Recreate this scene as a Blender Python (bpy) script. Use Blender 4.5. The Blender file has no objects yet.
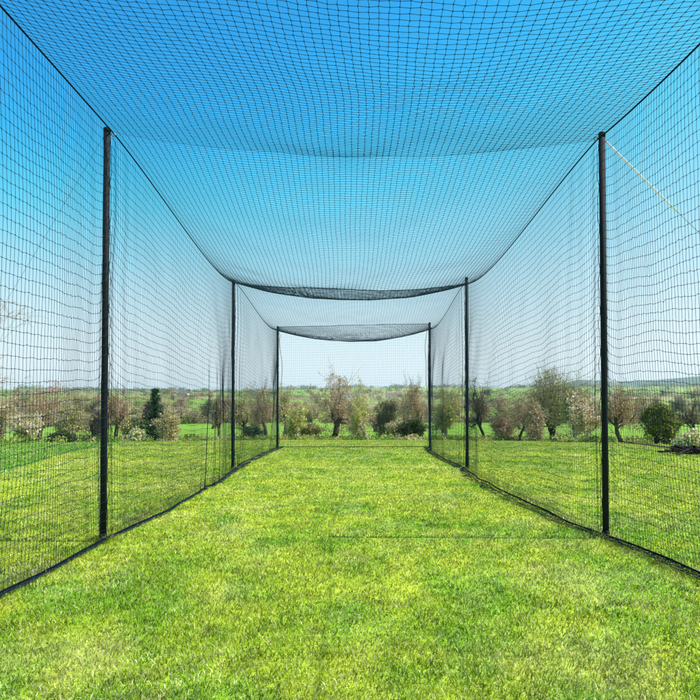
import bpy, math, random
import numpy as np
from mathutils import Vector, noise as mnoise

rng = np.random.default_rng(11)
random.seed(5)
SC = bpy.context.scene
COL = SC.collection
EYE = 0.97
VPX, HOR, F = 353.0, 408.0, 700.0
SUN_AZ, SUN_EL = math.radians(-2), math.radians(56)     # azimuth from +x towards +y

# ------------------------------------------------------------------ helpers
def tag(o, label=None, cat=None, group=None, kind=None):
    if label: o['label'] = label
    if cat: o['category'] = cat
    if group: o['group'] = group
    if kind: o['kind'] = kind
    return o

def empty(name, loc=(0, 0, 0), rz=0.0):
    o = bpy.data.objects.new(name, None)
    o.empty_display_size = 0.3
    o.location = loc
    o.rotation_euler = (0, 0, rz)
    COL.objects.link(o)
    return o

def npmesh(name, verts, faces_list, mats=(), mat_idx=None, colors=None, smooth=False):
    """verts (N,3); faces_list = list of int arrays (M,k)"""
    me = bpy.data.meshes.new(name)
    verts = np.asarray(verts, dtype=np.float32)
    me.vertices.add(len(verts))
    me.vertices.foreach_set('co', verts.ravel())
    loops = np.concatenate([f.ravel() for f in faces_list]).astype(np.int32)
    counts = np.concatenate([np.full(len(f), f.shape[1], np.int32) for f in faces_list])
    starts = np.concatenate([[0], np.cumsum(counts)[:-1]]).astype(np.int32)
    me.loops.add(len(loops)); me.loops.foreach_set('vertex_index', loops)
    me.polygons.add(len(counts)); me.polygons.foreach_set('loop_start', starts)
    for m in mats: me.materials.append(m)
    if mat_idx is not None:
        me.polygons.foreach_set('material_index', np.asarray(mat_idx, np.int32))
    me.update(calc_edges=True)
    me.polygons.foreach_set('use_smooth', np.full(len(counts), bool(smooth)))
    if colors is not None:
        ca = me.color_attributes.new('Col', 'FLOAT_COLOR', 'POINT')
        c = np.ones((len(verts), 4), np.float32); c[:, :3] = colors
        ca.data.foreach_set('color', c.ravel())
    return me

def obj(name, me, parent=None):
    o = bpy.data.objects.new(name, me)
    COL.objects.link(o)
    if parent: o.parent = parent
    return o

def prisms(P0, P1, r0, r1, sides=3):
    """tapered prisms for segments; returns verts, quads"""
    P0 = np.asarray(P0, float); P1 = np.asarray(P1, float)
    n = len(P0)
    r0 = np.broadcast_to(np.asarray(r0, float), (n,)); r1 = np.broadcast_to(np.asarray(r1, float), (n,))
    d = P1 - P0
    L = np.linalg.norm(d, axis=1, keepdims=True) + 1e-9
    d = d / L
    a = np.where(np.abs(d[:, 2:3]) < 0.9, np.array([[0, 0, 1.0]]), np.array([[1.0, 0, 0]]))
    u = np.cross(d, a); u /= np.linalg.norm(u, axis=1, keepdims=True) + 1e-9
    w = np.cross(d, u)
    V = np.empty((n, 2 * sides, 3))
    for k in range(sides):
        t = 2 * math.pi * k / sides
        off = u * math.cos(t) + w * math.sin(t)
        V[:, k] = P0 + off * r0[:, None]
        V[:, sides + k] = P1 + off * r1[:, None]
    base = (np.arange(n) * 2 * sides)[:, None]
    Q = np.concatenate([base + np.array([[k, (k + 1) % sides, sides + (k + 1) % sides, sides + k]]) for k in range(sides)])
    return V.reshape(-1, 3), Q

def tube(name, pts, r, mat, parent=None, sides=8, cap=True):
    """continuous tube through points; r scalar or list"""
    pts = [Vector(p) for p in pts]
    n = len(pts)
    rs = [r] * n if np.isscalar(r) else list(r)
    verts = []; prev = None
    for i, p in enumerate(pts):
        t = (pts[min(i + 1, n - 1)] - pts[max(i - 1, 0)]).normalized()
        ref = Vector((0, 0, 1)) if abs(t.z) < 0.9 else Vector((1, 0, 0))
        u = t.cross(ref).normalized()
        if prev is not None:
            u = (prev - t * prev.dot(t)).normalized()
        prev = u; w = t.cross(u)
        for k in range(sides):
            a = 2 * math.pi * k / sides
            verts.append(p + (u * math.cos(a) + w * math.sin(a)) * rs[i])
    q = []
    for i in range(n - 1):
        for k in range(sides):
            q.append((i * sides + k, i * sides + (k + 1) % sides, (i + 1) * sides + (k + 1) % sides, (i + 1) * sides + k))
    fl = [np.array(q)]
    if cap:
        fl.append(np.array([list(range(sides))[::-1], [(n - 1) * sides + k for k in range(sides)]]))
    me = npmesh(name, np.array([tuple(v) for v in verts]), fl, [mat], smooth=True)
    return obj(name, me, parent)

def boxmesh(name, boxes, mat, parent=None):
    V = []; Q = []
    for (x0, x1, y0, y1, z0, z1) in boxes:
        b = len(V)
        V += [(x0, y0, z0), (x1, y0, z0), (x1, y1, z0), (x0, y1, z0), (x0, y0, z1), (x1, y0, z1), (x1, y1, z1), (x0, y1, z1)]
        Q += [(b, b+3, b+2, b+1), (b+4, b+5, b+6, b+7), (b, b+1, b+5, b+4), (b+1, b+2, b+6, b+5), (b+2, b+3, b+7, b+6), (b+3, b, b+4, b+7)]
    return obj(name, npmesh(name, np.array(V), [np.array(Q)], [mat]), parent)

# smooth 2D value noise for numpy
_tab = rng.random((256, 256))
def vnoise(x, y):
    x = np.asarray(x, float); y = np.asarray(y, float)
    xi = np.floor(x).astype(int); yi = np.floor(y).astype(int)
    fx = x - xi; fy = y - yi
    fx = fx * fx * (3 - 2 * fx); fy = fy * fy * (3 - 2 * fy)
    a = _tab[xi & 255, yi & 255]; b = _tab[(xi + 1) & 255, yi & 255]
    c = _tab[xi & 255, (yi + 1) & 255]; d = _tab[(xi + 1) & 255, (yi + 1) & 255]
    return (a * (1 - fx) + b * fx) * (1 - fy) + (c * (1 - fx) + d * fx) * fy
def fbm(x, y, oct=4):
    s = 0; a = .5; t = 0
    for i in range(oct):
        s = s + a * vnoise(x * 2 ** i + 17.3 * i, y * 2 ** i + 5.1 * i); t += a; a *= .5
    return s / t

# ------------------------------------------------------------------ materials
def mat(name, color=(.5, .5, .5), rough=.6, spec=.5, attr=False, noise_scale=None, noise_amt=.3, transl=0.0, metallic=0.0, bump=0.0, sub=None):
    m = bpy.data.materials.new(name); m.use_nodes = True
    nt = m.node_tree; N = nt.nodes; L = nt.links
    b = N['Principled BSDF']; out = N['Material Output']
    b.inputs['Roughness'].default_value = rough
    b.inputs['Specular IOR Level'].default_value = spec
    b.inputs['Metallic'].default_value = metallic
    src = None
    if attr:
        a = N.new('ShaderNodeVertexColor'); a.layer_name = 'Col'; src = a.outputs['Color']
    else:
        c = N.new('ShaderNodeRGB'); c.outputs[0].default_value = (*color, 1); src = c.outputs[0]
    if noise_scale:
        tc = N.new('ShaderNodeTexCoord')
        nz = N.new('ShaderNodeTexNoise'); nz.inputs['Scale'].default_value = noise_scale; nz.inputs['Detail'].default_value = 6
        L.new(tc.outputs['Object'], nz.inputs['Vector'])
        mr = N.new('ShaderNodeMapRange'); mr.inputs['From Min'].default_value = .3; mr.inputs['From Max'].default_value = .7
        mr.inputs['To Min'].default_value = 1 - noise_amt; mr.inputs['To Max'].default_value = 1 + noise_amt
        L.new(nz.outputs['Fac'], mr.inputs['Value'])
        mx = N.new('ShaderNodeVectorMath'); mx.operation = 'SCALE'
        L.new(src, mx.inputs[0]); L.new(mr.outputs[0], mx.inputs['Scale']); src = mx.outputs[0]
        if bump:
            bp = N.new('ShaderNodeBump'); bp.inputs['Strength'].default_value = bump; bp.inputs['Distance'].default_value = .02
            L.new(nz.outputs['Fac'], bp.inputs['Height']); L.new(bp.outputs[0], b.inputs['Normal'])
    L.new(src, b.inputs['Base Color'])
    if transl > 0:
        t = N.new('ShaderNodeBsdfTranslucent'); L.new(src, t.inputs['Color'])
        ms = N.new('ShaderNodeMixShader'); ms.inputs[0].default_value = transl
        L.new(b.outputs[0], ms.inputs[1]); L.new(t.outputs[0], ms.inputs[2]); L.new(ms.outputs[0], out.inputs['Surface'])
    return m

M_CORD = mat('net_cord', (.004, .020, .042), rough=.75, spec=.1)
M_ROPE = mat('black_rope', (.005, .007, .011), rough=.9, spec=.05)
M_TWINE = mat('grey_twine', (.16, .15, .11), rough=.8)
M_GUYGLINT = mat('guy_line_glint', (.78, .84, .92), rough=.3, spec=.8, transl=.5)  # sun glint on the rope, painted as a white colour
M_GUYD = mat('dark_guy_line', (.05, .08, .12), rough=.5, spec=.5)
M_POLE = mat('black_painted_steel', (.006, .008, .013), rough=.75, spec=.25, noise_scale=30, noise_amt=.3)
M_STEEL = mat('galvanised_steel', (.25, .26, .28), rough=.35, metallic=.8)
M_GRASS = mat('grass_blades', attr=True, rough=.6, spec=.12, transl=.25)
M_BARK = mat('bark_brown', (.09, .065, .05), rough=.9, spec=.1, noise_scale=14, noise_amt=.35, bump=.4)
M_BARKD = mat('bark_dark', (.03, .024, .02), rough=.9, spec=.1, noise_scale=14, noise_amt=.3, bump=.4)
M_BARKP = mat('bark_pale', (.36, .28, .23), rough=.9, spec=.1, noise_scale=14, noise_amt=.35, bump=.4)
M_TWIG = mat('twig_brown', (.38, .265, .195), rough=.85, spec=.1)
M_TWIGR = mat('twig_reddish', (.44, .28, .21), rough=.85, spec=.1)
M_TWIGD = mat('twig_dark', (.12, .09, .07), rough=.85, spec=.1)
M_TWIGP = mat('twig_pale', (.52, .43, .31), rough=.85, spec=.1)
M_LEAF = mat('leaf', attr=True, rough=.55, spec=.25, transl=.3)
M_WALLW = mat('white_render', (.78, .76, .72), rough=.9, noise_scale=.6, noise_amt=.08)
M_BRICK = mat('red_brick', (.32, .17, .12), rough=.9, noise_scale=.8, noise_amt=.15)
M_ROOF = mat('slate_roof', (.13, .12, .13), rough=.8, noise_scale=.8, noise_amt=.2)
M_ROOFT = mat('tile_roof', (.25, .12, .08), rough=.85, noise_scale=.8, noise_amt=.2)
M_GLASS = mat('window_glass', (.03, .04, .05), rough=.1, spec=.8)
M_SOIL = mat('dark_soil', (.05, .038, .028), rough=1, spec=.05, noise_scale=9, noise_amt=.5, bump=.8)

# ------------------------------------------------------------------ terrain
KD = np.array([0, 17, 20, 25, 30, 35, 40, 50, 60, 80, 120, 250, 450, 800, 1400, 2400, 2900, 4200, 7000])
KZ = np.array([0, 0, -.07, -.23, -.40, -.57, -.74, -1.15, -1.65, -2.35, -3.1, -3.0, 0.0, 9.0, 28.0, 62.0, 66.0, 40.0, -10.0])
# mild cubic smoothing of the profile (in log distance)
_s = np.linspace(0, 1, 3000); _dd = np.expm1(_s * math.log1p(7000)); _zz = np.interp(_dd, KD, KZ)
_k = np.ones(61) / 61; _zs = np.convolve(np.pad(_zz, 30, mode='edge'), _k, 'valid')
_zs = np.where(_dd < 15, 0, _zs)
def height(x, y):
    x = np.asarray(x, float); y = np.asarray(y, float)
    r = np.hypot(x, y)
    z = np.interp(r, _dd, _zs)
    far = np.clip((r - 90) / 500, 0, 1)
    z = z + far * (fbm(x / 260 + 3.1, y / 260 + 7.7, 3) - .5) * 9 * np.clip(r / 700, .3, 1.5)
    z = z + np.clip((r - 900) / 900, 0, 1) * (fbm(x / 800 + 1.7, y / 800 + 4.2, 3) - .5) * 26
    th = np.arctan2(x, y)
    z = z + np.clip((th - .19) / .12, 0, 1) * np.exp(-((r - 4700) / 800) ** 2) * (115 + 60 * fbm(x / 900 + 5, y / 900, 3)) * (y > 0)
    mid = np.clip((r - 17) / 30, 0, 1) * np.clip((500 - r) / 300, 0, 1)
    z = z + mid * (fbm(x / 30 + 9, y / 30 + 2, 2) - .5) * .25
    return z
def H1(x, y): return float(height(x, y))
def at(px, d, up=0.0):
    x = (px - VPX) / F * d
    return Vector((x, d, H1(x, d) + up))

# field pattern
seeds = []
for i in range(-34, 35):
    for j in range(-34, 35):
        seeds.append((i * 165 + random.uniform(-60, 60) + 40, j * 150 + random.uniform(-55, 55) + 90))
seeds = np.array(seeds)
def field_of(x, y):
    """index of nearest field seed and margin to the boundary"""
    x = np.asarray(x, float).ravel(); y = np.asarray(y, float).ravel()
    idx = np.zeros(len(x), int); mg = np.zeros(len(x))
    ci = np.clip(np.round((x - 40) / 165).astype(int) + 34, 1, 67); cj = np.clip(np.round((y - 90) / 150).astype(int) + 34, 1, 67)
    best = np.full(len(x), 1e9); sec = np.full(len(x), 1e9)
    for di in (-1, 0, 1):
        for dj in (-1, 0, 1):
            k_ = (ci + di) * 69 + (cj + dj)
            D = np.hypot(x - seeds[k_, 0], y - seeds[k_, 1])
            nb_ = D < best
            sec = np.where(nb_, best, np.minimum(sec, D)); idx = np.where(nb_, k_, idx); best = np.where(nb_, D, best)
    mg = sec - best
    return idx, mg
pal = np.array([(.17, .32, .03), (.20, .34, .04), (.13, .24, .04), (.23, .28, .07), (.24, .28, .08), (.33, .26, .15), (.18, .27, .04), (.22, .31, .05)])
fcol = pal[rng.integers(0, len(pal), len(seeds))]

def lawn_col(x, y):
    """colour of mown lawn: straw patches over fresh green"""
    n1 = fbm(x * 1.9 + 3, y * 1.3 + 9, 4); n2 = fbm(x * 6.5, y * 5 + 31, 3); n3 = fbm(x * .35 + 40, y * .4, 3)
    n4 = vnoise(x * .5 + y * 1.1, y * .08 - x * .03)
    t = np.clip(.22 + (n1 - .32) * .95 + (n2 - .5) * 1.3 + (n3 - .5) * .3 + (n4 - .5) * .35, 0, 1)[..., None]
    green = np.array([.18, .34, .018]); yel = np.array([.40, .48, .035]); straw = np.array([.60, .57, .19])
    c = green * (1 - np.clip(t * 1.6, 0, 1)) + yel * np.clip(t * 1.6, 0, 1)
    s = np.clip((fbm(x * 3.1 + 77, y * 2.2 + 3, 4) - .52) * 5, 0, 1)[..., None]
    return c * (1 - s * .28) + straw * s * .28

angs = np.concatenate([np.linspace(math.radians(38), math.radians(142), 420), np.linspace(math.radians(142), math.radians(398), 90)[1:-1]])
rad = [0.6]
while rad[-1] < 6900:
    r = rad[-1]
    rad.append(r + max(.35, r * .017))
rad = np.array(rad)
A, R = np.meshgrid(angs, rad)
gx = (R * np.cos(A)).ravel(); gy = (R * np.sin(A)).ravel()
gz = height(gx, gy)
rr = np.hypot(gx, gy)
fi, fm = field_of(gx, gy)
colr = fcol[fi].copy()
near = np.clip((150 - rr) / 30, 0, 1)[:, None]
colr = colr * (1 - near) + np.array([.16, .28, .028]) * near
fr = np.clip((rr - 2800) / 900, 0, 1)[:, None]
colr = colr * (1 - fr) + fr * (np.array([.035, .06, .035]) + (fbm(gx / 160, gy / 260, 3) > .55)[:, None] * np.array([.06, .08, .03]))
lc = lawn_col(gx, gy)
lush = (gx < -5.3 - (gy - 11.3) * .20 + (fbm(gx / 3, gy / 3) - .5) * 1.2) & (gy > 3)
lushc = np.array([.19, .37, .035]) * (.85 + .4 * fbm(gx * 1.3, gy * 1.3)[:, None])
lc = np.where(lush[:, None], lushc, lc)
edge = 29 + (fbm(gx / 6, gy / 6) - .5) * 3
lf = np.clip((edge - rr) / 1.5, 0, 1)[:, None]
colr = colr * (1 - lf) + lc * lf
colr = colr * (.86 + .28 * fbm(gx / 9, gy / 5, 3))[:, None]
na = len(angs)
i = np.arange(len(rad) - 1)[:, None]; j = np.arange(na)[None, :]
q = np.stack([(i * na + j), (i * na + (j + 1) % na), ((i + 1) * na + (j + 1) % na), ((i + 1) * na + j)], -1).reshape(-1, 4)[:, ::-1]
verts = np.stack([gx, gy, gz], 1)
verts = np.vstack([verts, [[0, 0, 0]]]); colr = np.vstack([colr, [[.25, .32, .05]]])
fan = np.stack([np.full(na, len(verts) - 1), np.arange(na), (np.arange(na) + 1) % na], 1)
M_GROUND = mat('ground_grass', attr=True, rough=.95, spec=.1, noise_scale=7.0, noise_amt=.30, bump=.5)
g = obj('ground', npmesh('ground', verts, [q, fan], [M_GROUND], colors=colr, smooth=True))
tag(g, kind='structure', label='mown lawn running out into green fields and low hills', cat='ground')

# ------------------------------------------------------------------ grass blades
def blades(n, d0, d1, pw, wide):
    e = 2 - pw
    u = rng.random(n)
    d = (d0 ** e + u * (d1 ** e - d0 ** e)) ** (1 / e)
    x = (rng.random(n) * 2 - 1) * (d * wide + .7)
    return x, d
bx, by = blades(760000, 1.7, 30, 1.65, .60)
ex_, ey_, tall = [], [], []
for (px0, py0) in ((-1.818, 5.12), (-1.903, 11.1), (-1.835, 17.0), (1.879, 5.23), (1.808, 11.1), (1.868, 17.0)):
    a_ = rng.random(420) * 6.283; r_ = .03 + rng.random(420) ** 1.5 * .10
    ex_.append(px0 + r_ * np.cos(a_)); ey_.append(py0 + r_ * np.sin(a_)); tall.append(2.6 - r_ * 10)
for sx_ in (-1.84, 1.84):           # the mower leaves a fringe along the foot of the net
    m_ = 16000; yy = 2.2 + rng.random(m_) ** 1.4 * 15; xx = sx_ + np.sign(sx_) * (.02 + rng.normal(0, .05, m_)) + (np.clip((5.2 - yy) / 1.5, 0, 1) * .12 if sx_ > 0 else 0)
    ex_.append(xx); ey_.append(yy); tall.append(1.0 + .9 * fbm(yy * 1.5, xx * 0 + sx_, 3))
bx = np.concatenate([bx] + ex_); by = np.concatenate([by] + ey_)
n = len(bx)
c = lawn_col(bx, by)
lushb = (bx < -5.3 - (by - 11.3) * .20 + (fbm(bx / 3, by / 3) - .5) * 1.2) & (by > 3)
c = np.where(lushb[:, None], np.array([.18, .37, .03]), c)
isstraw = rng.random(n) < (.14 + .22 * np.clip((fbm(bx * 2.1 + 77, by * 1.5 + 3, 4) - .45) * 4, 0, 1))
c = np.where(isstraw[:, None], np.array([.70, .66, .34]), c)
c = c * (0.5 + .85 * rng.random(n) ** 1.3)[:, None]
c[:, 0] *= (.85 + .3 * rng.random(n))
c *= (.45 + 1.1 * fbm(bx * 13, by * 11 + 70, 3))[:, None]  # clump-scale darkening in the blade colour, standing in for tiny shadows
hgt = (.013 + .020 * rng.random(n)) * (.55 + .7 * fbm(bx * 2.6, by * 2.6 + 50, 3)) * np.where(lushb, 1.7, 1.0)
wd = .0013 + .0015 * rng.random(n) + .0006 * by
az = rng.random(n) * 6.283
lean = rng.random(n) ** .7 * 1.4
la = rng.random(n) * 6.283
hgt[-sum(len(t_) for t_ in tall):] *= np.concatenate(tall)
px_, py_ = np.cos(az) * wd * .5, np.sin(az) * wd * .5
bz = height(bx, by) - .003
lx = np.cos(la) * np.sin(lean); ly = np.sin(la) * np.sin(lean); lz = np.cos(lean)
V = np.empty((n, 5, 3))
V[:, 0] = np.stack([bx - px_, by - py_, bz], 1)
V[:, 1] = np.stack([bx + px_, by + py_, bz], 1)
mx_ = bx + lx * hgt * .35; my_ = by + ly * hgt * .35; mz_ = bz + hgt * .6
V[:, 2] = np.stack([mx_ + px_ * .8, my_ + py_ * .8, mz_], 1)
V[:, 3] = np.stack([mx_ - px_ * .8, my_ - py_ * .8, mz_], 1)
V[:, 4] = np.stack([bx + lx * hgt, by + ly * hgt, bz + hgt * (.65 + .4 * lz)], 1)
b0 = (np.arange(n) * 5)[:, None]
gm = npmesh('grass', V.reshape(-1, 3), [b0 + np.array([[0, 1, 2, 3]]), b0 + np.array([[3, 2, 4]])], [M_GRASS], colors=np.repeat(c, 5, axis=0))
tag(obj('grass', gm), 'short bright yellow-green lawn grass with straw patches', 'grass', kind='stuff')

# ------------------------------------------------------------------ cage geometry
# pole positions measured (x, d, height)
PL = [(-1.93, -.75, 3.03), (-1.818, 5.12, 3.04), (-1.903, 11.1, 2.99), (-1.835, 17.0, 2.96)]
PR = [(1.90, -.75, 3.04), (1.879, 5.23, 3.05), (1.808, 11.1, 3.05), (1.868, 17.0, 3.05)]
ATT = {-1: [3.0, 3.015, 2.965, 2.945], 1: [3.0, 2.995, 2.945, 3.02]}
SAG = {-1: [.02, .20, .26], 1: [.14, .22, .30]}
NSTEP = 148                                     # net meshes per bay
S_all = np.arange(0, 3 * NSTEP + 1)
def bay(s):
    s = np.asarray(s, float)
    k = np.minimum((s // NSTEP).astype(int), 2)
    t = s / NSTEP - k
    return k, t
def edge_pts(side, s):
    """x, y, z of the top cable at mesh index s"""
    P = PL if side < 0 else PR
    k, t = bay(s)
    px = np.array([p[0] for p in P]); py = np.array([p[1] for p in P]); az = np.array(ATT[side]); sg = np.array(SAG[side])
    tt = t - .22 / (2 * math.pi) * np.sin(2 * math.pi * t)
    x = px[k] * (1 - tt) + px[k + 1] * tt - side * .035
    y = py[k] * (1 - tt) + py[k + 1] * tt
    tm = tt ** 1.35                             # lowest point a little beyond the middle of each bay
    z = az[k] * (1 - tt) + az[k + 1] * tt - sg[k] * 4 * tm * (1 - tm)
    x = x - side * .05 * 4 * tt * (1 - tt)
    return x, y, z

def cords(G, r, name, parent, knots_to=0.0, near_r=None):
    """G: (rows, cols, 3) node grid -> cords along both directions, plus little knots near the camera"""
    a = G[:, :-1].reshape(-1, 3); b = G[:, 1:].reshape(-1, 3)
    c_ = G[:-1].reshape(-1, 3); d_ = G[1:].reshape(-1, 3)
    V1, Q1 = prisms(np.vstack([a, c_]), np.vstack([b, d_]), r, r, 3)
    V = V1; Fs = [Q1]
    if knots_to > 0:
        K = G.reshape(-1, 3); K = K[(K[:, 1] < knots_to) & (K[:, 1] > .5)]
        kr = r * 3.2
        oct_ = np.array([(1, 0, 0), (-1, 0, 0), (0, 1, 0), (0, -1, 0), (0, 0, 1), (0, 0, -1)]) * kr
        KV = (K[:, None] + oct_[None]).reshape(-1, 3)
        tri = np.array([(0, 2, 4), (2, 1, 4), (1, 3, 4), (3, 0, 4), (2, 0, 5), (1, 2, 5), (3, 1, 5), (0, 3, 5)])
        T = (len(V) + (np.arange(len(K)) * 6)[:, None, None] + tri[None]).reshape(-1, 3)
        V = np.vstack([V, KV]); Fs.append(T)
    return obj(name, npmesh(name, V, Fs, [M_CORD]), parent)

net = empty('cage_net', (0, 8, 0))
tag(net, 'long black netting tunnel over the lawn, sagging between the poles', 'net')
R_CORD = .00138
def child(o):   # keep world coordinates although the Empty stands at the net's base
    o.parent = net; o.location = (0, -8, 0); return o

# side panels --------------------------------------------------
def hem_x(side, v, k, t):
    """sideways shift of the bottom of the wall (positive = outwards)"""
    base = np.zeros_like(v)
    if side > 0:
        base = np.where(k == 0, .20 * np.sin(math.pi * np.clip(t, 0, 1)) ** .7 , base)
        base = np.where(k == 1, -.06 * np.sin(math.pi * t), base)
        base = np.where(k == 2, -.03 * np.sin(math.pi * t), base)
    else:
        base = np.where(k == 0, .02 * np.sin(math.pi * t), base)
        base = np.where(k == 1, -.05 * np.sin(math.pi * t), base)
        base = np.where(k == 2, .10 * np.sin(math.pi * t), base)
    return base + (vnoise(v * 1.7 + 11 * side, v * 0 + 3) - .5) * .05
NR = 46
hem_lines = {}
for side in (-1, 1):
    s = S_all.astype(float)
    k, t = bay(s)
    ex, ey, ez = edge_pts(side, s)
    rows = []
    for w_i in range(0, NR + 1):
        w = w_i / NR
        y = ey.copy()
        # the bunching by the poles relaxes a little with height, folds gathered low on the left wall
        if side < 0:
            for (cpos, a_, s_, top) in ((8.30, .88, .16, .62), (8.78, .85, .13, .60), (9.9, .7, .12, .45), (6.35, .75, .07, .40), (15.6, .8, .2, .6)):
                f = a_ * np.clip((top - w) / .12, 0, 1)
                cc = cpos - .22 * (top - w)
                y = y - f * np.exp(-((y - cc) / s_) ** 2) * (y - cc)
        else:
            for (cpos, a_, s_, top) in ((5.75, .25, .16, 1.1),):
                f = a_ * np.clip((top - w) / .12, 0, 1)
                y = y - f * np.exp(-((y - cpos) / s_) ** 2) * (y - cpos)
        hx = hem_x(side, ey, k, t)
        zb = .022
        z = zb + (ez - zb) * w
        z = z - (.11 if side < 0 else .085) * np.sin(math.pi * t) ** .8 * 4 * w * (1 - w)
        dp = np.minimum(t, 1 - t) * 5.9
        # lashing to the pole pulls the rows into little steps beside it
        ph = np.where(t < .5, 1.0, -1.0)
        z = z + (.035 if side > 0 else .045) * np.exp(-(dp / .22) ** 2) * min(1, 6 * w * (1 - w)) - .02 * np.exp(-((dp - .45) / .25) ** 2) * min(1, 6 * w * (1 - w))
        z = z + (fbm(ey * .9 + 7 * side, np.full_like(ey, w * 3.0), 3) - .5) * .13 * min(1, 7 * w * (1 - w))
        out = hx * (1 - w) ** 1.6
        bil = (.05 * np.sin(math.pi * t) * math.sin(math.pi * w) + (fbm(ey * .8 + 20 * side, np.full_like(ey, w * 2.2 + 4), 3) - .5) * .12 * math.sin(math.pi * min(1, w * 1.05) if w < .95 else 0))
        rip = .022 * np.sin(ey * 26) * np.exp(-dp / .35) * (1 - w * .6) * (1 if 0 < w < 1 else 0)
        x = ex + side * (out - bil * .8) + rip
        if side < 0:
            x = x + .05 * np.sin(ey * 17) * np.exp(-((ey - 8.55) / .55) ** 2) * max(0, .62 - w)
        jit = .0016 * (((w_i + S_all) % 2) * 2 - 1)
        jj = rng.normal(0, 1, (len(s), 3)) * np.array([.001, .0011, .0020]) if w_i not in (NR,) else np.zeros((len(s), 3))
        rows.append(np.stack([x, y + jj[:, 1] + (jit if w_i < NR else 0), z + jj[:, 2] + (jit * .7 if w_i < NR else 0)], 1))
    G = np.stack(rows)
    child(cords(G, R_CORD * .92, 'side_net', net, knots_to=8.5))
    hem = rows[0].copy(); hem_lines[side] = hem
    # slack netting lying along the foot of the wall
    sk = [hem]
    amp = np.zeros(len(s))
    if side > 0:
        amp = np.where(k == 0, .25 + .3 * t, amp)
        amp = np.where(k == 1, .35 + .9 * np.sin(math.pi * np.clip(t * 1.02, 0, 1)) ** .8, amp)
        amp = np.where(k == 2, .9, amp)
    else:
        amp = np.where(k == 0, .12, amp); amp = np.where(k == 1, .12 + .35 * np.clip((t - .4) * 2, 0, 1), amp); amp = np.where(k == 2, .9, amp)
    K_ = 7
    for kk in range(1, K_ + 1):
        h0 = sk[0]
        wv = fbm(h0[:, 1] * 2.2 + kk * .35, np.full(len(s), kk * .5 + side), 3)
        inn = amp * (kk * .022 + .05 * (wv - .5) * kk ** .5)
        x = h0[:, 0] - side * inn + rng.normal(0, .003, len(s))
        y = h0[:, 1] + (fbm(h0[:, 1] * 3 + 9, np.full(len(s), kk * .9), 2) - .5) * .10 * kk / K_
        z = .024 + .055 * np.clip(wv - .38, 0, 1) * amp + rng.normal(0, .003, len(s))
        sk.append(np.stack([x, y, z], 1))
    sko = cords(np.stack(sk), R_CORD * 1.15, 'ground_skirt', net)
    child(sko)
    hp = hem.copy(); hp[:, 2] = .028 + .006 * vnoise(hp[:, 1] * 3, hp[:, 0] * 0 + side)
    child(tube('hem_rope', hp[::2], .0062, M_ROPE, net, 6))
    tp = np.stack(edge_pts(side, np.arange(0, 3 * NSTEP + 1, 2)), 1)
    child(tube('edge_rope', tp, .0055, M_ROPE, net, 6))

# roof ----------------------------------------------------------
NC = 74
s = S_all.astype(float)
k, t = bay(s)
lx_, ly_, lz_ = edge_pts(-1, s); rx_, ry_, rz_ = edge_pts(1, s)
seam = np.array([.20, .15, .12, .0]); midb = np.array([.06, .31, .33])
seamS = seam[k] * (1 - t) + seam[k + 1] * t
tm = np.where(k == 2, t ** 1.25, t ** 1.1)
midS = midb[k] * 4 * tm * (1 - tm)
rows = []
for c_i in range(NC + 1):
    u = c_i / NC
    u2 = u + .012 * math.sin(2 * math.pi * u)
    prof = (4 * u * (1 - u)) ** .85
    # the cables already sag; the cloth hangs below the straight line between them
    edge = (np.minimum(lz_, rz_))
    x = lx_ * (1 - u2) + rx_ * u2
    y = ly_ * (1 - u) + ry_ * u
    z = lz_ * (1 - u) + rz_ * u - prof * (seamS + midS * .80)
    z = z + prof * (fbm(y * .8, np.full_like(y, u * 3 + 8), 3) - .5) * .12
    x = x + prof * (fbm(y * .7 + 30, np.full_like(y, u * 2), 2) - .5) * .10
    y = y + prof * (fbm(x * 1.1 + 3, y * .5 + 14, 3) - .5) * .12
    jit = .0026 * (((c_i + S_all) % 2) * 2 - 1)
    inner = 1 if 0 < c_i < NC else 0
    rows.append(np.stack([x + inner * (jit * .6 + rng.normal(0, .0013, len(s))), y + inner * (jit + rng.normal(0, .0018, len(s))), z], 1))
GR = np.stack(rows)
child(cords(GR, R_CORD, 'roof_net', net, knots_to=9.5))
for b_ in (1, 2, 3):
    line = GR[:, b_ * NSTEP].copy(); line[:, 2] -= .001
    child(tube('cross_rope', line, .0014 if b_ == 1 else .006, M_ROPE, net, 6))
# doubled slack roof net gathered against the second cross rope
gath = []
for kk in range(5):
    base = GR[:, 2 * NSTEP - kk * 3].copy()
    u = np.linspace(0, 1, NC + 1)
    base[:, 1] = GR[:, 2 * NSTEP, 1] - kk * .035
    base[:, 2] = GR[:, 2 * NSTEP, 2] - np.sin(math.pi * u) ** .8 * (kk * .005) + rng.normal(0, .002, NC + 1)
    gath.append(base)
child(cords(np.stack(gath), R_CORD, 'gathered_net', net))

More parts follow.
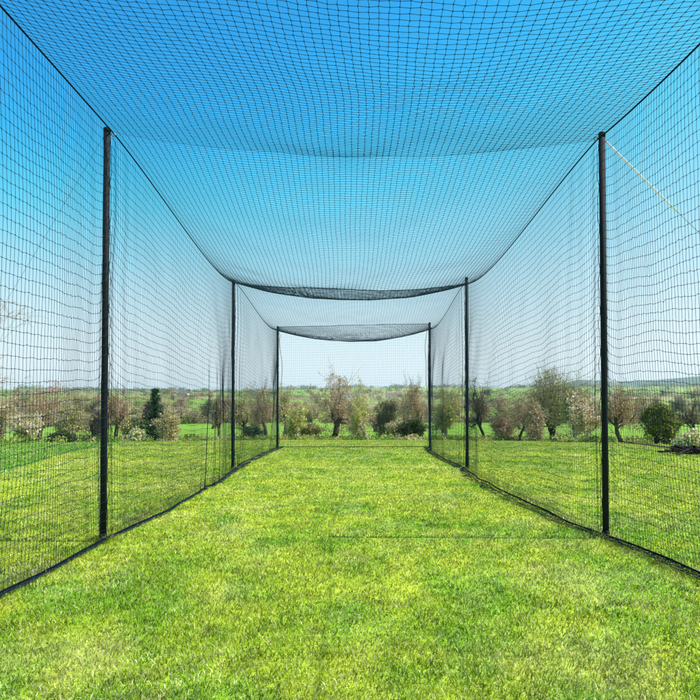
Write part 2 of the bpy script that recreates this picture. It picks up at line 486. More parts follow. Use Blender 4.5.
# end panel ------------------------------------------------------
NRE = 46
top = GR[:, -1]
el, er = hem_lines[-1][-1], hem_lines[1][-1]
rows = []
for w_i in range(NRE + 1):
    w = w_i / NRE
    u = np.linspace(0, 1, NC + 1)
    x = (el[0] * (1 - u) + er[0] * u) * (1 - w) + top[:, 0] * w
    z = .02 + (top[:, 2] - .02) * w
    y = 17.0 + .06 * (fbm(u * 3, np.full_like(u, w * 2), 2) - .5) * 4 * w * (1 - w) + rng.normal(0, .003, NC + 1)
    rows.append(np.stack([x + rng.normal(0, .003, NC + 1), y, z + rng.normal(0, .003, NC + 1)], 1))
GE = np.stack(rows)
child(cords(GE, R_CORD * .72, 'end_net', net))
hb = GE[0].copy(); hb[:, 2] = .03 + .012 * vnoise(hb[:, 0] * 2, hb[:, 0] * 0)
child(tube('hem_rope', hb, .007, M_ROPE, net, 6))

# poles -----------------------------------------------------------
pl_lab = ['near left pole, black and thick, second mesh wall fixed to it', 'middle left pole of the three on the left wall', 'far left pole at the end panel of the net']
labs = {(-1, 1): 'black steel pole nearest the camera on the left netting wall',
        (-1, 2): 'middle one of the three black poles on the left netting wall',
        (-1, 3): 'farthest black pole on the left, at the left edge of the end net',
        (1, 1): 'black steel pole nearest the camera on the right, guy line with a painted sun glint at its top',
        (1, 2): 'middle one of the three black poles on the right netting wall',
        (1, 3): 'farthest black pole on the right, beside a hanging grey cord'}
for side, P in ((-1, PL), (1, PR)):
    for i_ in (1, 2, 3):
        x, d, h = P[i_]
        e = empty('net_pole', (x, d, 0))
        tag(e, labs[(side, i_)], 'pole', 'black poles holding up the net')
        tube('shaft', [(0, 0, -.3), (0, 0, .9), (0, 0, h * .5), (0, 0, h - .02)], .0240, M_POLE, e, 20)
        tube('cap', [(0, 0, h - .035), (0, 0, h - .008), (0, 0, h), (0, 0, h + .006)], [.0265, .0265, .022, .010], M_POLE, e, 20)
        tube('socket', [(0, 0, -.05), (0, 0, .055), (0, 0, .06)], [.0275, .0275, .0245], M_POLE, e, 20)
        # eye bolt facing the net
        ring = [(-side * (.045 + .014 * math.cos(a)), .0, h - .05 + .014 * math.sin(a)) for a in np.linspace(math.pi, 3 * math.pi, 13)]
        tube('eye_bolt', [(0, 0, h - .05)] + ring, .003, M_STEEL, e, 6)
        # lashing cord wound up the pole
        ztop = h - .09
        lash = [(-side * .031 + .03 * 0 - side * .004 * math.sin(zz * 40), .004 + .012 * math.sin(zz * 21), zz) for zz in np.linspace(.06, ztop, 90)]
        tube('lashing_cord', lash, .0022, M_ROPE, e, 5)

# guy lines -------------------------------------------------------
def line_pts(a, b, sag, n=14):
    a = Vector(a); b = Vector(b)
    return [a.lerp(b, q / (n - 1)) - Vector((0, 0, sag * 4 * (q / (n - 1)) * (1 - q / (n - 1)))) for q in range(n)]
g1 = empty('guy_line', (4.90, 5.2, 0)); tag(g1, 'guy line at the nearest right pole top, upper length coloured white as sun glint', 'guy line')
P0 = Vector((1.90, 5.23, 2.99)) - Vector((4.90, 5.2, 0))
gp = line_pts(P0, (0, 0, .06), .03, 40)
tube('glint_length', gp[:8], .0085, M_GUYGLINT, g1, 6)  # upper rope thickened and coloured white to stand for the sun glint
tube('rope', gp[7:], .0016, M_GUYD, g1, 6)
tube('ground_peg', [(.02, 0, .09), (0, 0, 0), (-.05, 0, -.2)], .006, M_STEEL, g1, 6)
g2 = empty('guy_line', (-3.55, 5.1, 0)); tag(g2, 'thin dark guy line running down outside from the nearest left pole top', 'guy line')
P0 = Vector((-1.84, 5.12, 2.98)) - Vector((-3.55, 5.1, 0))
tube('rope', line_pts(P0, (0, 0, .06), .03), .0009, M_GUYD, g2, 6)
tube('ground_peg', [(-.02, 0, .09), (0, 0, 0), (.05, 0, -.2)], .006, M_STEEL, g2, 6)
# hanging cords at the far end
for (px, dd, z0, z1, lab) in ((427, 16.6, 2.72, .12, 'thin grey cord hanging beside the farthest right pole'), (280.5, 16.7, 2.6, .1, 'thin grey cord hanging beside the farthest left pole')):
    x = (px - VPX) / F * dd
    pts = [(x + .035 * math.sin(z * 2.3 + px) + .012 * math.sin(z * 7), dd, z) for z in np.linspace(z0, z1, 30)]
    pts = [(x * 1.0 + (.04 if px > 400 else -.03), dd + .3, z0 + .15)] + pts
    tag(tube('hanging_cord', pts, .0065, M_TWINE, None, 6), lab, 'cord')

# ------------------------------------------------------------------ trees
def skeleton(seed, levels=5, trunk=.25, kids=(6, 5, 4, 4, 3), spread=.8, up=.25, wob=.27, lean=0.0, stems=1, low=.5):
    rd = random.Random(seed)
    segs = []
    def rv(): return Vector((rd.gauss(0, 1), rd.gauss(0, 1), rd.gauss(0, 1)))
    def grow(p, d, L, r, lev):
        n = 4 if lev < 2 else (3 if lev < levels - 1 else 2)
        pts = [p.copy()]; ds = []
        for i in range(n):
            d = (d + rv() * wob + Vector((0, 0, up * (.5 if lev == 0 else 1) * .35))).normalized()
            p = p + d * (L / n)
            pts.append(p.copy()); ds.append(d.copy())
        rend = r * (.66 if lev == 0 else .5)
        for i in range(n):
            segs.append((*pts[i], *pts[i + 1], r + (rend - r) * i / n, r + (rend - r) * (i + 1) / n, lev))
        if lev >= levels - 1: return
        m = kids[min(lev, len(kids) - 1)]
        for i in range(m):
            f = (.75 + .25 * rd.random()) if lev == 0 else (.25 + .75 * (i + rd.random()) / m)
            if lev == 0: f = low + (1 - low) * (i + rd.random()) / m
            q = f * n; a = min(int(q), n - 1)
            bp = pts[a].lerp(pts[a + 1], q - a)
            side = ds[a].cross(rv()).normalized()
            nd = (ds[a] * (1 - spread * .55) + side * spread * (.6 + .5 * rd.random()) + Vector((0, 0, up * .5))).normalized()
            if i == m - 1 and lev > 0: nd = (ds[-1] + side * .25).normalized(); bp = pts[-1]
            grow(bp, nd, L * (.95 if lev == 0 else .70) * rd.uniform(.5, 1.35), (rend + (r - rend) * (1 - f)) * rd.uniform(.42, .62), lev + 1)
    for s_ in range(stems):
        a = rd.random() * 6.28
        d0 = Vector((lean, 0, 1)) if stems == 1 else Vector((math.cos(a) * .5, math.sin(a) * .5, 1))
        base = Vector((0, 0, 0)) if stems == 1 else Vector((0, 0, 0))
        grow(base, d0.normalized(), trunk * rd.uniform(.9, 1.1), .034 if stems == 1 else .016, 0)
    return np.array(segs)

def tree_meshes(seed, hgt, wid, leafn, leafcols, leafsize, barkm, twigm, tlev=2, twig_r=1.0, rnd=True, **kw):
    """two meshes, trunk with limbs and crown of twigs and leaves, scaled to hgt x wid"""
    S = skeleton(seed, **kw)
    top = np.percentile(S[:, 5], 96)
    xr = np.percentile(np.abs(np.concatenate([S[:, 3], S[:, 4]])), 94)
    sz = hgt / top; sx = wid / 2 / xr
    S = S.copy(); S[:, [0, 1, 3, 4]] *= sx; S[:, [2, 5]] *= sz
    # lobes: swell and pinch the crown so that its outline is uneven
    for c0_ in (0, 3):
        zz_ = S[:, c0_ + 2] / hgt; th_ = np.arctan2(S[:, c0_ + 1], S[:, c0_])
        g_ = 1 + np.clip(zz_ * 1.5, 0, 1) * .28 * (np.sin(th_ * 2 + seed + zz_ * 5) * .6 + np.sin(th_ * 3 + seed * 2.3 - zz_ * 9) * .6)
        S[:, c0_] *= g_; S[:, c0_ + 1] *= g_; S[:, c0_ + 2] *= 1 + (g_ - 1) * .35
    if rnd:
        for c0_ in (0, 3):
            zc = hgt * .55
            ex_ = np.sqrt((S[:, c0_] ** 2 + S[:, c0_ + 1] ** 2) / (wid * .5) ** 2 + np.where(S[:, c0_ + 2] > zc, (S[:, c0_ + 2] - zc) / (hgt * .45), 0) ** 2)
            k_ = np.where(ex_ > .8, (.8 + (ex_ - .8) * .62) / np.maximum(ex_, 1e-6), 1.0)
            S[:, c0_] *= k_; S[:, c0_ + 1] *= k_
            S[:, c0_ + 2] = np.where(S[:, c0_ + 2] > zc, zc + (S[:, c0_ + 2] - zc) * k_, S[:, c0_ + 2])
    rs = math.sqrt(sx * sz); S[:, 6:8] *= rs
    S[:, 6:8] = np.maximum(S[:, 6:8], .005 * twig_r * max(1, hgt / 5))
    big = S[:, 8] < tlev
    V, Q = prisms(S[big, 0:3], S[big, 3:6], S[big, 6], S[big, 7], 8)
    tm_ = npmesh('trunk', V, [Q], [barkm], smooth=True)
    sm = S[~big]
    V2, Q2 = prisms(sm[:, 0:3], sm[:, 3:6], sm[:, 6], sm[:, 7], 3)
    rg = np.random.default_rng(seed)
    fine = S[S[:, 8] >= S[:, 8].max() - 1]
    colsV = np.ones((len(V2), 3)) * .2
    Fs = [Q2]; mi = np.zeros(len(Q2), int)
    if leafn:
        pick = rg.integers(0, len(fine), leafn); f = rg.random(leafn)[:, None]
        C = fine[pick, 0:3] * (1 - f) + fine[pick, 3:6] * f + rg.normal(0, leafsize * .7, (leafn, 3))
        C[:, 2] = np.maximum(C[:, 2], .04)
        a = rg.normal(0, 1, (leafn, 3)); a /= np.linalg.norm(a, axis=1, keepdims=True)
        b = np.cross(a, rg.normal(0, 1, (leafn, 3))); b /= np.linalg.norm(b, axis=1, keepdims=True)
        sz_ = leafsize * (.6 + .8 * rg.random(leafn))[:, None]
        L4 = np.stack([C - a * sz_ * .5, C + b * sz_ * .32, C + a * sz_ * .5, C - b * sz_ * .32], 1).reshape(-1, 3)
        q4 = len(V2) + (np.arange(leafn) * 4)[:, None] + np.arange(4)[None]
        lc_ = np.array(leafcols)[rg.integers(0, len(leafcols), leafn)] * (.75 + .5 * rg.random(leafn))[:, None]
        V2 = np.vstack([V2, L4]); colsV = np.vstack([colsV, np.repeat(lc_, 4, axis=0)])
        Fs.append(q4); mi = np.concatenate([mi, np.ones(leafn, int)])
    cm = npmesh('crown', V2, Fs, [twigm, M_LEAF], mat_idx=mi, colors=colsV)
    return tm_, cm

def place_tree(name, meshes, loc, label, cat='tree', group=None, rz=0.0, sc=1.0):
    e = empty(name, loc, rz); e.scale = (sc, sc, sc)
    tag(e, label, cat, group)
    obj('trunk' if name not in ('shrub', 'bush') else 'stems', meshes[0], e); obj('crown' if name not in ('shrub', 'bush') else 'foliage', meshes[1], e)
    return e

TAN = [(.62, .48, .27), (.52, .40, .18), (.46, .44, .13)]
BROWN = [(.42, .28, .20), (.50, .34, .24), (.32, .22, .14)]
OLIVE = [(.28, .33, .05), (.20, .27, .04), (.36, .37, .08)]
YELG = [(.48, .54, .07), (.38, .46, .06), (.58, .56, .15)]
CREAM = [(.85, .80, .55), (.78, .74, .45), (.50, .52, .14)]
PINK = [(.80, .62, .54), (.74, .60, .44), (.50, .42, .2)]
DARKG = [(.05, .10, .02), (.08, .15, .03), (.04, .08, .02)]
MIDG = [(.10, .19, .02), (.14, .25, .03), (.07, .14, .02)]
WHITE = [(.8, .78, .7), (.7, .7, .6)]

def T(px, d, top_y, wpx, kind, label, seed, base_y=None, **kw):
    """tree whose crown top reaches picture row top_y, wpx wide"""
    p = at(px, d)
    by_ = HOR + (EYE - p.z) * F / d
    h = (by_ - top_y) * d / F; w = wpx * d / F
    K = dict(levels=6, kids=(7, 6, 4, 3, 2), up=.18, spread=.9)
    presets = {
        'bare':    (2200, BROWN + TAN, .055, M_BARK, M_TWIG, {}),
        'bared':   (900, BROWN, .035, M_BARKD, M_TWIGD, {}),
        'red':     (2800, BROWN + TAN, .055, M_BARK, M_TWIGR, {}),
        'tan':     (3200, TAN, .075, M_BARK, M_TWIGP, {}),
        'yelg':    (3600, YELG + TAN, .075, M_BARKP, M_TWIGP, {}),
        'cream':   (3000, CREAM, .08, M_BARKP, M_TWIGP, {}),
        'pink':    (3200, PINK, .08, M_BARKP, M_TWIGP, {}),
        'olive':   (6000, OLIVE + YELG, .07, M_BARKD, M_TWIG, {}),
        'dark':    (6000, DARKG, .07, M_BARKD, M_TWIGD, {}),
        'green':   (7000, MIDG + OLIVE + OLIVE, .065, M_BARKD, M_TWIGD, {}),
    }
    ln, lc_, ls, bm, tw, ex = presets[kind]
    K.update(kw)
    name = 'tree'
    if K.pop('bush', False):
        name = 'shrub'; K.update(stems=6, trunk=K.get('trunk', .22), levels=5, kids=(6, 6, 5, 4), up=.22, spread=.8)
    ln = int(ln * K.pop('dens', 1.0))
    ms = tree_meshes(seed, h, w, ln, lc_, ls * K.pop('lsz', 1.0), bm, tw, **K)
    cat = 'tree' if name == 'tree' else 'shrub'
    nm = {'bare': 'bare_tree', 'bared': 'bare_tree', 'red': 'bare_tree', 'cream': 'blossom_tree', 'pink': 'blossom_tree'}.get(kind, 'tree') if name == 'tree' else 'shrub'
    e = empty(nm, p); tag(e, label, cat)
    obj('trunk' if cat == 'tree' else 'stems', ms[0], e); obj('crown' if cat == 'tree' else 'foliage', ms[1], e)
    return e

# left of the cage
T(3, 30, 404, 26, 'tan', 'orange-brown shrub at the far left edge of the lawn', 101, bush=True)
T(38, 34, 386, 52, 'red', 'wide reddish bare tree behind the cream blossom bush on the left', 102, trunk=.3)
T(31, 28, 416, 30, 'cream', 'cream blossoming shrub at the lawn edge, far left', 103, bush=True)
T(70, 31, 408, 26, 'yelg', 'yellow-green budding shrub left of the nearest left pole', 104, bush=True)
T(62, 27, 434, 20, 'dark', 'low dark green shrub at the foot of the yellow-green one', 105, bush=True)
T(92, 36, 413, 26, 'bared', 'dark bare shrub just left of the nearest left pole', 106, bush=True)
T(89, 29, 438, 16, 'dark', 'small dark green mound at the foot of the dark bare shrub', 107, bush=True)
T(116, 33, 394, 26, 'red', 'reddish bare tree just right of the nearest left pole', 108)
T(130, 30, 420, 15, 'yelg', 'small yellow-green shrub left of the conifer', 109, bush=True)
T(137, 27, 431, 12, 'cream', 'low white-flowering shrub at the foot of the conifer', 110, bush=True, dens=1.2)
T(169, 27, 413, 20, 'tan', 'tan budding shrub in front of the right side of the conifer', 111, bush=True)
T(219, 31, 398, 16, 'bare', 'narrow brown bare tree left of the middle left pole', 113)
T(246, 44, 392, 30, 'tan', 'bushy tan tree just right of the middle left pole', 114)
T(254, 31, 428, 20, 'dark', 'low dark shrub between the middle and far left poles', 115, bush=True)
T(266, 40, 388, 28, 'red', 'reddish bare tree left of the far left pole', 116)
# seen through the end net
T(286, 42, 390, 22, 'tan', 'tall tan tree just right of the far left pole', 117)
T(297, 29, 408, 22, 'yelg', 'pale slender budding tree with whitish stem inside the far left pole', 118, trunk=.35)
T(312, 31, 425, 22, 'olive', 'low olive shrub left of the big brown bare tree', 119, bush=True, dens=.5)
T(333, 31, 377, 54, 'red', 'big round brown bare tree at the middle of the end net', 120, trunk=.26, dens=1.6)
T(367, 29, 392, 34, 'yelg', 'pale budding tree with a thick whitish trunk right of the big bare one', 121, trunk=.36, dens=.8)
T(388, 60, 402, 22, 'dark', 'dark green hawthorn on the field behind the pale budding tree', 122, bush=True)
T(398, 33, 423, 20, 'tan', 'low tan shrub at the lawn edge right of the pale budding tree', 123, bush=True)
T(412, 31, 421, 22, 'dark', 'dark green low shrub left of the farthest right pole', 124, bush=True)
T(404, 46, 388, 34, 'bare', 'brown bare tree on the field left of the farthest right pole', 125)
T(421, 38, 383, 24, 'red', 'tall reddish bare tree behind the farthest right pole', 126)
# right of the cage
T(446, 32, 392, 28, 'yelg', 'yellowish budding tree between the two farther right poles', 127, trunk=.32, dens=1.1)
T(484, 29, 382, 34, 'bared', 'dark bare tree leaning left, right of the middle right pole', 129, lean=-.35, trunk=.4)
T(500, 30, 418, 24, 'bare', 'low brown shrub between the two dark-trunked bare trees', 130, bush=True)
T(519, 28, 396, 40, 'bare', 'bare spreading tree on a dark trunk with a crooked top', 131, trunk=.38)
T(533, 28, 410, 16, 'pink', 'narrow pale pink blossoming shrub right of the crooked bare tree', 132, bush=True)
T(552, 70, 373, 48, 'olive', 'large domed olive-green leafing shrub on the field left of the nearest right pole', 133, bush=True, lsz=1.7)
T(574, 60, 384, 30, 'olive', 'smaller olive-green shrub beside the large one on the field', 134, bush=True, dens=.8, lsz=1.6)
T(586, 26, 398, 32, 'pink', 'pale pink blossoming tree just left of the nearest right pole', 135, trunk=.4, dens=1.1)
T(621, 26, 390, 46, 'red', 'reddish bare tree with low trunk just right of the nearest right pole', 136, trunk=.34, dens=1.4)
T(656, 23.5, 408, 30, 'green', 'rounded leafy green bush standing alone on the right lawn', 137, bush=True)
T(694, 75, 391, 34, 'bared', 'dark bare thicket tree on the field at the far right', 138, dens=6)
T(693, 19, 434, 20, 'cream', 'small cream-flowering shrub at the right edge behind the brush pile', 139, bush=True)
# twigs of a taller bare tree poking in at the left edge, high against the sky
T(-50, 24, 325, 122, 'bare', 'tall bare tree whose twigs reach in at the left edge against the sky', 141, trunk=.3, dens=.3, kids=(8, 6, 5, 4, 3), rnd=False)

# conifer
def conifer(px, d, top_y, wpx, label, seed):
    rd = np.random.default_rng(seed); p = at(px, d)
    by_ = HOR + (EYE - p.z) * F / d; h = (by_ - top_y) * d / F; w = wpx * d / F
    e = empty('conifer_tree', p); tag(e, label, 'tree')
    V, Q = prisms([[0, 0, -.1], [0, 0, h * .5]], [[0, 0, h * .5], [.02, 0, h * .97]], [.06, .04], [.04, .008], 8)
    obj('trunk', npmesh('trunk', V, [Q], [M_BARKD], smooth=True), e)
    P0 = []; P1 = []; L = []
    z = .1
    while z < h * .97:
        rad_ = w / 2 * (1 - z / h) ** .9 * rd.uniform(.75, 1.15) + .06
        for b_ in range(rd.integers(6, 10)):
            a = rd.random() * 6.283; r_ = rad_ * rd.uniform(.55, 1.15)
            q0 = np.array([0, 0, z]); q1 = np.array([math.cos(a) * r_, math.sin(a) * r_, z + r_ * rd.uniform(-.15, .35)])
            P0.append(q0); P1.append(q1)
            m = int(16 + r_ * 95); f = rd.random(m)[:, None] ** .7
            L.append(q0 * (1 - f) + q1 * f + rd.normal(0, .045, (m, 3)))
        z += rd.uniform(.06, .13)
    V, Q = prisms(P0, P1, .009, .003, 3)
    C = np.concatenate(L); m = len(C)
    a = rd.normal(0, 1, (m, 3)); a[:, 2] *= .5; a /= np.linalg.norm(a, axis=1, keepdims=True)
    b = np.cross(a, rd.normal(0, 1, (m, 3))); b /= np.linalg.norm(b, axis=1, keepdims=True)
    s_ = .085
    L4 = np.stack([C - a * s_ * .5, C + b * s_ * .2, C + a * s_ * .5, C - b * s_ * .2], 1).reshape(-1, 3)
    cc = np.array([(.03, .08, .035), (.05, .12, .045), (.025, .065, .035)])[rd.integers(0, 3, m)]
    q4 = len(V) + (np.arange(m) * 4)[:, None] + np.arange(4)[None]
    me = npmesh('crown', np.vstack([V, L4]), [Q, q4], [M_TWIGD, M_LEAF], mat_idx=np.concatenate([np.zeros(len(Q), int), np.ones(m, int)]),
                colors=np.vstack([np.ones((len(V), 3)) * .1, np.repeat(cc, 4, axis=0)]))
    obj('crown', me, e)
conifer(155, 30, 388, 46, 'dark blue-green conifer on the left, the only one in view', 71)

# ------------------------------------------------------------------ hedgerow trees and hedges
protos = {}
for nm, (seed, hh, ww, ln, lc_, ls, bm, tw) in {
    'brown': (201, 6.5, 6.0, 3200, BROWN, .16, M_BARK, M_TWIG), 'reddish': (202, 6.0, 6.5, 3200, BROWN + TAN, .16, M_BARK, M_TWIGR),
    'tan': (203, 6.0, 5.5, 3200, TAN, .18, M_BARK, M_TWIGP), 'olive': (204, 6.5, 6.5, 4200, OLIVE, .22, M_BARKD, M_TWIG),
    'dark': (205, 6.0, 6.0, 5000, DARKG + MIDG, .22, M_BARKD, M_TWIGD)}.items():
    protos[nm] = tree_meshes(seed, hh, ww, ln, lc_, ls, bm, tw, twig_r=2.2, levels=5, kids=(9, 7, 5, 4), trunk=.16, spread=.95, up=.1)
glab = {'brown': ('brown bare tree', 'brown bare trees'), 'reddish': ('reddish-brown bare tree', 'reddish-brown bare trees'), 'tan': ('tan budding tree', 'tan budding trees'),
        'olive': ('olive-green leafing tree', 'olive-green leafing trees'), 'dark': ('dark green tree', 'dark green trees')}
# candidates close to field boundaries
def boundary_points(n, r0, r1, tol):
    out = []
    while len(out) < n:
        a = rng.uniform(math.radians(57), math.radians(123), 3000); r = r0 * (r1 / r0) ** rng.random(3000)
        x = r * np.cos(a); y = r * np.sin(a)
        _, m = field_of(x, y)
        for q_ in np.nonzero(m < tol)[0]: out.append((x[q_], y[q_]))
    out = np.array(out[:n]); return out
ntree = 0
for (cnt, r0, r1, name2, hs) in ((46, 85, 230, 'in the nearer hedgerows beyond the lawn', .62), (80, 230, 700, 'in the hedgerows across the valley', 1.0), (60, 700, 1600, 'in the distant hedgerows on the far slope', 1.5)):
    for (x, y) in boundary_points(cnt, r0, r1, 7):
        kd = rng.choice(['brown', 'reddish', 'tan', 'olive', 'dark'], p=[.30, .24, .18, .16, .12])
        e = place_tree('hedgerow_tree', protos[kd], (x, y, H1(x, y) - .1), f'{glab[kd][0]} {name2}', 'tree', f'{glab[kd][1]} {name2}', rng.random() * 6.28, hs * rng.uniform(.7, 1.25))
        ntree += 1

for (n_, px0, px1, da, db, hs, nm_) in ((30, -20, 600, 185, 250, .95, 'along the far side of the first green field'), (9, -20, 560, 95, 150, .55, 'standing in the first green field')):
    for q_ in range(n_):
        d_ = rng.uniform(da, db); p_ = at(px0 + (px1 - px0) * (q_ + rng.random()) / n_, d_, -.1)
        kd = rng.choice(['brown', 'reddish', 'tan', 'olive', 'dark'], p=[.28, .26, .26, .12, .08])
        place_tree('hedgerow_tree', protos[kd], p_, f'{glab[kd][0]} {nm_}', 'tree', f'{glab[kd][1]} {nm_}', rng.random() * 6.28, hs * rng.uniform(.7, 1.25))

def clump_cloud(name, centers, sizes, per, cols, leaf, label, cat):
    """hedge or wood mass made of many small leaf clumps"""
    n_ = len(centers); m = n_ * per
    C = np.repeat(centers, per, axis=0); Sz = np.repeat(sizes, per, axis=0)
    dirs = rng.normal(0, 1, (m, 3)); dirs /= np.linalg.norm(dirs, axis=1, keepdims=True)
    rr_ = rng.random(m)[:, None] ** .45
    P = C + dirs * rr_ * Sz
    a = rng.normal(0, 1, (m, 3)); a /= np.linalg.norm(a, axis=1, keepdims=True)
    b = np.cross(a, rng.normal(0, 1, (m, 3))); b /= np.linalg.norm(b, axis=1, keepdims=True)
    s_ = leaf * Sz.mean(axis=1, keepdims=True) * (.6 + .8 * rng.random((m, 1)))
    V = np.stack([P - a * s_, P + b * s_ * .6, P + a * s_, P - b * s_ * .6], 1).reshape(-1, 3)
    base = np.array(cols)[rng.integers(0, len(cols), n_)]
    cc = np.repeat(base, per, axis=0) * (.75 + .5 * rng.random((m, 1)))
    me = npmesh(name, V, [(np.arange(m) * 4)[:, None] + np.arange(4)[None]], [M_LEAF], colors=np.repeat(cc, 4, axis=0))
    return tag(obj(name, me), label, cat, kind='stuff')

bp = boundary_points(3000, 75, 1500, 2.2)
rb = np.hypot(bp[:, 0], bp[:, 1])
sz = np.clip(.9 + rb / 420, 1, 3.4) * rng.uniform(.7, 1.3, len(bp))
cen = np.stack([bp[:, 0], bp[:, 1], height(bp[:, 0], bp[:, 1]) + sz * .55], 1)
clump_cloud('field_hedges', cen, np.stack([sz * 1.6, sz * 1.6, sz], 1), 70, BROWN + BROWN + TAN + MIDG + OLIVE, .13, 'brown and olive hedges between the distant fields', 'hedge')
# woods on the far slope and along the skyline
wc = []; ws = []
for q_ in range(46):
    a = math.radians(rng.uniform(55, 125)); r = rng.uniform(900, 2500); ln = rng.uniform(30, 130)
    for z_ in range(int(ln / 7)):
        x = r * math.cos(a) + rng.uniform(-ln, ln); y = r * math.sin(a) + rng.uniform(-14, 14)
        wc.append((x, y)); ws.append(rng.uniform(4, 8))
for q_ in range(1500):
    a = math.radians(rng.uniform(55, 125)); r = rng.uniform(2350, 2750)
    if fbm(np.array([a * 30]), np.array([2.0]))[0] < .33: continue
    wc.append((r * math.cos(a), r * math.sin(a))); ws.append(rng.uniform(3.5, 7) * (1.0 + .8 * float(fbm(np.array([a * 55.]), np.array([9.0]))[0] > .52)))
wc = np.array(wc); ws = np.array(ws)
cen = np.stack([wc[:, 0], wc[:, 1], height(wc[:, 0], wc[:, 1]) + ws * .5], 1)
clump_cloud('distant_woods', cen, np.stack([ws * 1.3, ws * 1.3, ws * .9], 1), 60, BROWN + MIDG + DARKG + DARKG, .14, 'far woods and copses on the skyline hills', 'woods')

# small plants along the lawn edge
nb = 420
ang = np.radians(rng.uniform(62, 118, nb)); rr2 = 29.5 + rng.normal(0, 1.0, nb)
x = rr2 * np.cos(ang); y = rr2 * np.sin(ang)
s_ = rng.uniform(.07, .2, nb)
clump_cloud('ground_cover', np.stack([x, y, height(x, y) + s_ * .5], 1), np.stack([s_ * 2, s_ * 1.6, s_], 1), 60, MIDG + MIDG + OLIVE + OLIVE + TAN, .16, 'rough low weeds along the far edge of the lawn', 'ground cover')

# ------------------------------------------------------------------ houses on the far slope
def house(px, d, w, dp, hw, hr, wallm, roofm, rz, label, nwin):
    p = at(px, d); e = empty('house', p, rz); tag(e, label, 'house')
    boxmesh('wall', [(-w/2, w/2, -dp/2, dp/2, -2, hw)], wallm, e)
    o_ = .4
    V = np.array([(-w/2-o_, -dp/2-o_, hw+.02), (w/2+o_, -dp/2-o_, hw+.02), (w/2+o_, dp/2+o_, hw+.02), (-w/2-o_, dp/2+o_, hw+.02), (-w/2-o_, 0, hw+hr), (w/2+o_, 0, hw+hr)])
    r = obj('roof', npmesh('roof', V, [np.array([(0, 1, 5, 4), (2, 3, 4, 5), (0, 3, 2, 1)]), np.array([(0, 4, 3), (1, 2, 5)])], [roofm]), e)
    boxmesh('chimney', [(w*.3, w*.3+.8, -.4, .4, hw+hr*.3, hw+hr+1.0)], M_BRICK, r)
    for q_ in range(nwin):
        xx = -w/2 + (q_ + .5) * w / nwin
        for zz in ((1.0,) if hw < 4 else (1.0, 3.4)):
            boxmesh('window', [(xx-.6, xx+.6, -dp/2-.03, -dp/2+.1, zz, zz+1.2)], M_GLASS, e)
house(347, 930, 34, 10, 4.5, 3.5, M_WALLW, M_ROOF, .05, 'long low white building on the skyline behind the big bare tree', 8)
house(391, 1000, 15, 9, 5, 3.5, M_WALLW, M_ROOFT, -.2, 'small white house on the skyline right of the long building', 4)
house(398, 1040, 11, 8, 5, 3.2, M_BRICK, M_ROOF, .3, 'small brick house next to the small white one on the skyline', 3)
house(171, 900, 13, 8, 5, 3.4, M_WALLW, M_ROOFT, .3, 'white house with tiled roof on the skyline right of the conifer', 3)
house(184, 960, 12, 9, 5.2, 3.5, M_WALLW, M_ROOF, -.3, 'white slate-roofed house on the skyline left of the middle left pole', 3)
house(198, 1050, 14, 8, 5, 3.2, M_BRICK, M_ROOFT, .1, 'brick house on the skyline left of the middle left pole', 4)
house(52, 880, 15, 8, 5, 3.6, M_BRICK, M_ROOFT, .2, 'brick house on the skyline at the far left', 4)
house(255, 1000, 11, 8, 5, 3.2, M_WALLW, M_ROOF, .2, 'white house on the skyline between the middle and far left poles', 3)
house(668, 1200, 14, 8, 5, 3.4, M_WALLW, M_ROOF, -.2, 'white house on the far slope above the rounded green bush', 4)

# ------------------------------------------------------------------ flower bed strip and brush pile on the right
bedp = []
def bed(name, ctrl, label):
    V = []; Q = []
    n_ = len(ctrl)
    for q_, (px, d, hw_) in enumerate(ctrl):
        x = (px - VPX) / F * d
        for sgn in (-1, 0, 1):
            dd = d + sgn * hw_
            V.append((x, dd, H1(x, dd) + (.012 if sgn else .05)))
    for q_ in range(n_ - 1):
        for s_ in (0, 1):
            Q.append((q_ * 3 + s_, (q_ + 1) * 3 + s_, (q_ + 1) * 3 + s_ + 1, q_ * 3 + s_ + 1))
    o = obj(name, npmesh(name, np.array(V), [np.array(Q)], [M_SOIL], smooth=True)); tag(o, label, 'flower bed', kind='structure')
bed('flower_bed', [(622, 27, .1), (634, 23, .35), (648, 20.5, .4), (662, 18.5, .35), (676, 17, .4), (694, 15.4, .45), (716, 14.4, .4), (740, 14, .1)], 'narrow strip of dark soil along the lawn on the right')
V0 = []; V1 = []; ra = []
c0 = at(693, 14.9)
for q_ in range(60):
    cx = c0.x + rng.uniform(-.35, 1.1); cy = c0.y + rng.uniform(-.35, .35); a = rng.normal(0, .6); L_ = rng.uniform(.25, .8)
    z0 = rng.uniform(.03, .20) * (1 - abs(cx - c0.x - .4) / 1.2)
    dz = rng.normal(0, .05)
    dx, dy = math.cos(a) * L_ / 2, math.sin(a) * L_ / 2
    V0.append((cx - dx, cy - dy, max(.02, z0 - dz) + H1(cx, cy))); V1.append((cx + dx, cy + dy, max(.02, z0 + dz) + H1(cx, cy))); ra.append(rng.uniform(.006, .035))
V, Q = prisms(V0, V1, np.array(ra), np.array(ra) * .7, 7)
tag(obj('brush_pile', npmesh('brush_pile', V, [Q], [M_BARKD], smooth=True)), 'low pile of dark cut branches on the soil strip at the right edge', 'brush pile')

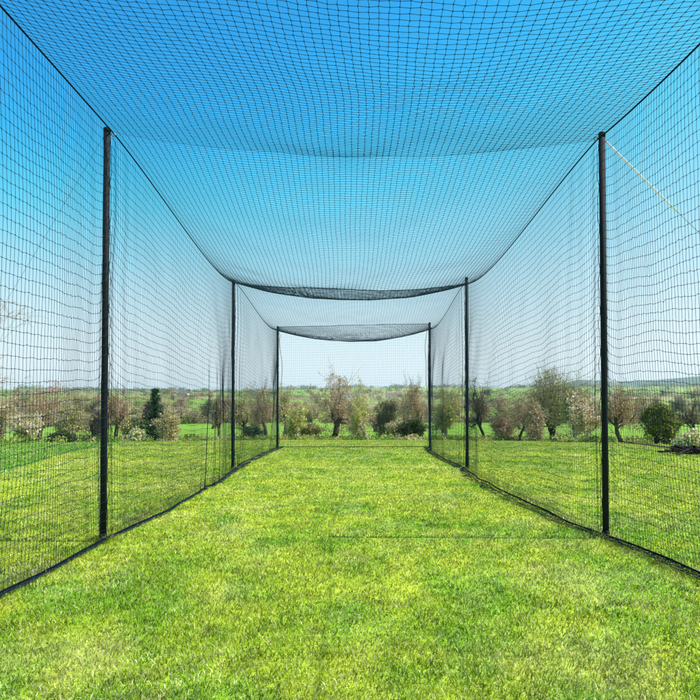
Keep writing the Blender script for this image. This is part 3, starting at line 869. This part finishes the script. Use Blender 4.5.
# ------------------------------------------------------------------ haze
hz_ = 6800.0
zt = 230.0
hm = bpy.data.materials.new('haze_air'); hm.use_nodes = True
nt = hm.node_tree
for n_ in list(nt.nodes):
    if n_.type != 'OUTPUT_MATERIAL': nt.nodes.remove(n_)
pv = nt.nodes.new('ShaderNodeVolumePrincipled')
pv.inputs['Color'].default_value = (.72, .85, 1, 1); pv.inputs['Density'].default_value = .00011; pv.inputs['Anisotropy'].default_value = .2
nt.links.new(pv.outputs[0], [n_ for n_ in nt.nodes if n_.type == 'OUTPUT_MATERIAL'][0].inputs['Volume'])
zb = float(gz.min()) - 1.0
hz = boxmesh('haze', [(-7100, 7100, -7100, 7100, zb - 1, zt)], hm)
tag(hz, 'thin pale haze over the distant hills', 'haze', kind='stuff')

# ------------------------------------------------------------------ world, sun, camera
w = bpy.data.worlds.new('World'); SC.world = w; w.use_nodes = True
nt = w.node_tree; bg = nt.nodes['Background']
sky = nt.nodes.new('ShaderNodeTexSky'); sky.sky_type = 'NISHITA'; sky.sun_disc = False
sky.sun_elevation = SUN_EL
sky.sun_rotation = math.pi / 2 - SUN_AZ
sky.altitude = 100; sky.air_density = .8; sky.dust_density = .5; sky.ozone_density = 4
sc1 = nt.nodes.new('ShaderNodeVectorMath'); sc1.operation = 'SCALE'; sc1.inputs['Scale'].default_value = .13
cv = nt.nodes.new('ShaderNodeRGBCurve')
for ci_, pts in enumerate((((.11, .003), (.13, .010), (.16, .07), (.20, .26), (.29, .60), (.385, .75), (.473, .82), (1, .95)),
                           ((.195, .34), (.225, .43), (.32, .70), (.475, .86), (.66, .92), (1, .97)),
                           ((.39, .84), (.44, .92), (.585, .96), (.79, .98), (1, 1.0)))):
    c_ = cv.mapping.curves[ci_]
    c_.points[0].location = (0, 0); c_.points[1].location = pts[-1]
    for p_ in pts[:-1]: c_.points.new(*p_)
    for p_ in c_.points: p_.handle_type = 'AUTO_CLAMPED'
cv.mapping.update()
sc2 = nt.nodes.new('ShaderNodeVectorMath'); sc2.operation = 'SCALE'; sc2.inputs['Scale'].default_value = 1 / .261
nt.links.new(sky.outputs[0], sc1.inputs[0]); nt.links.new(sc1.outputs[0], cv.inputs['Color'])
nt.links.new(cv.outputs[0], sc2.inputs[0]); nt.links.new(sc2.outputs[0], bg.inputs['Color'])
bg.inputs['Strength'].default_value = .15
ld = bpy.data.lights.new('sun', 'SUN'); ld.energy = 4.2; ld.angle = math.radians(.53); ld.color = (1, .96, .88)
lo = bpy.data.objects.new('sun', ld); COL.objects.link(lo)
sd = Vector((math.cos(SUN_EL) * math.cos(SUN_AZ), math.cos(SUN_EL) * math.sin(SUN_AZ), math.sin(SUN_EL)))
lo.rotation_euler = sd.to_track_quat('Z', 'Y').to_euler(); lo.location = sd * 50

cd = bpy.data.cameras.new('camera'); cam = bpy.data.objects.new('camera', cd); COL.objects.link(cam); SC.camera = cam
cam.location = (0, 0, EYE)
PITCH = math.radians(1.6)
cam.rotation_euler = (math.pi / 2 + PITCH, 0, 0)
cd.sensor_width = 36; cd.lens = 36.0
cd.shift_y = (HOR - 350) / 700 - math.tan(PITCH); cd.shift_x = (350 - VPX) / 700
cd.clip_start = .05; cd.clip_end = 20000

SC.render.engine = 'CYCLES'
SC.view_settings.view_transform = 'Standard'; SC.view_settings.look = 'None'
SC.view_settings.exposure = .8; SC.view_settings.gamma = 1
SC.view_settings.use_curve_mapping = False
SC.cycles.max_bounces = 8; SC.cycles.transparent_max_bounces = 8; SC.cycles.volume_bounces = 1
SC.render.resolution_x = 1024; SC.render.resolution_y = 1024
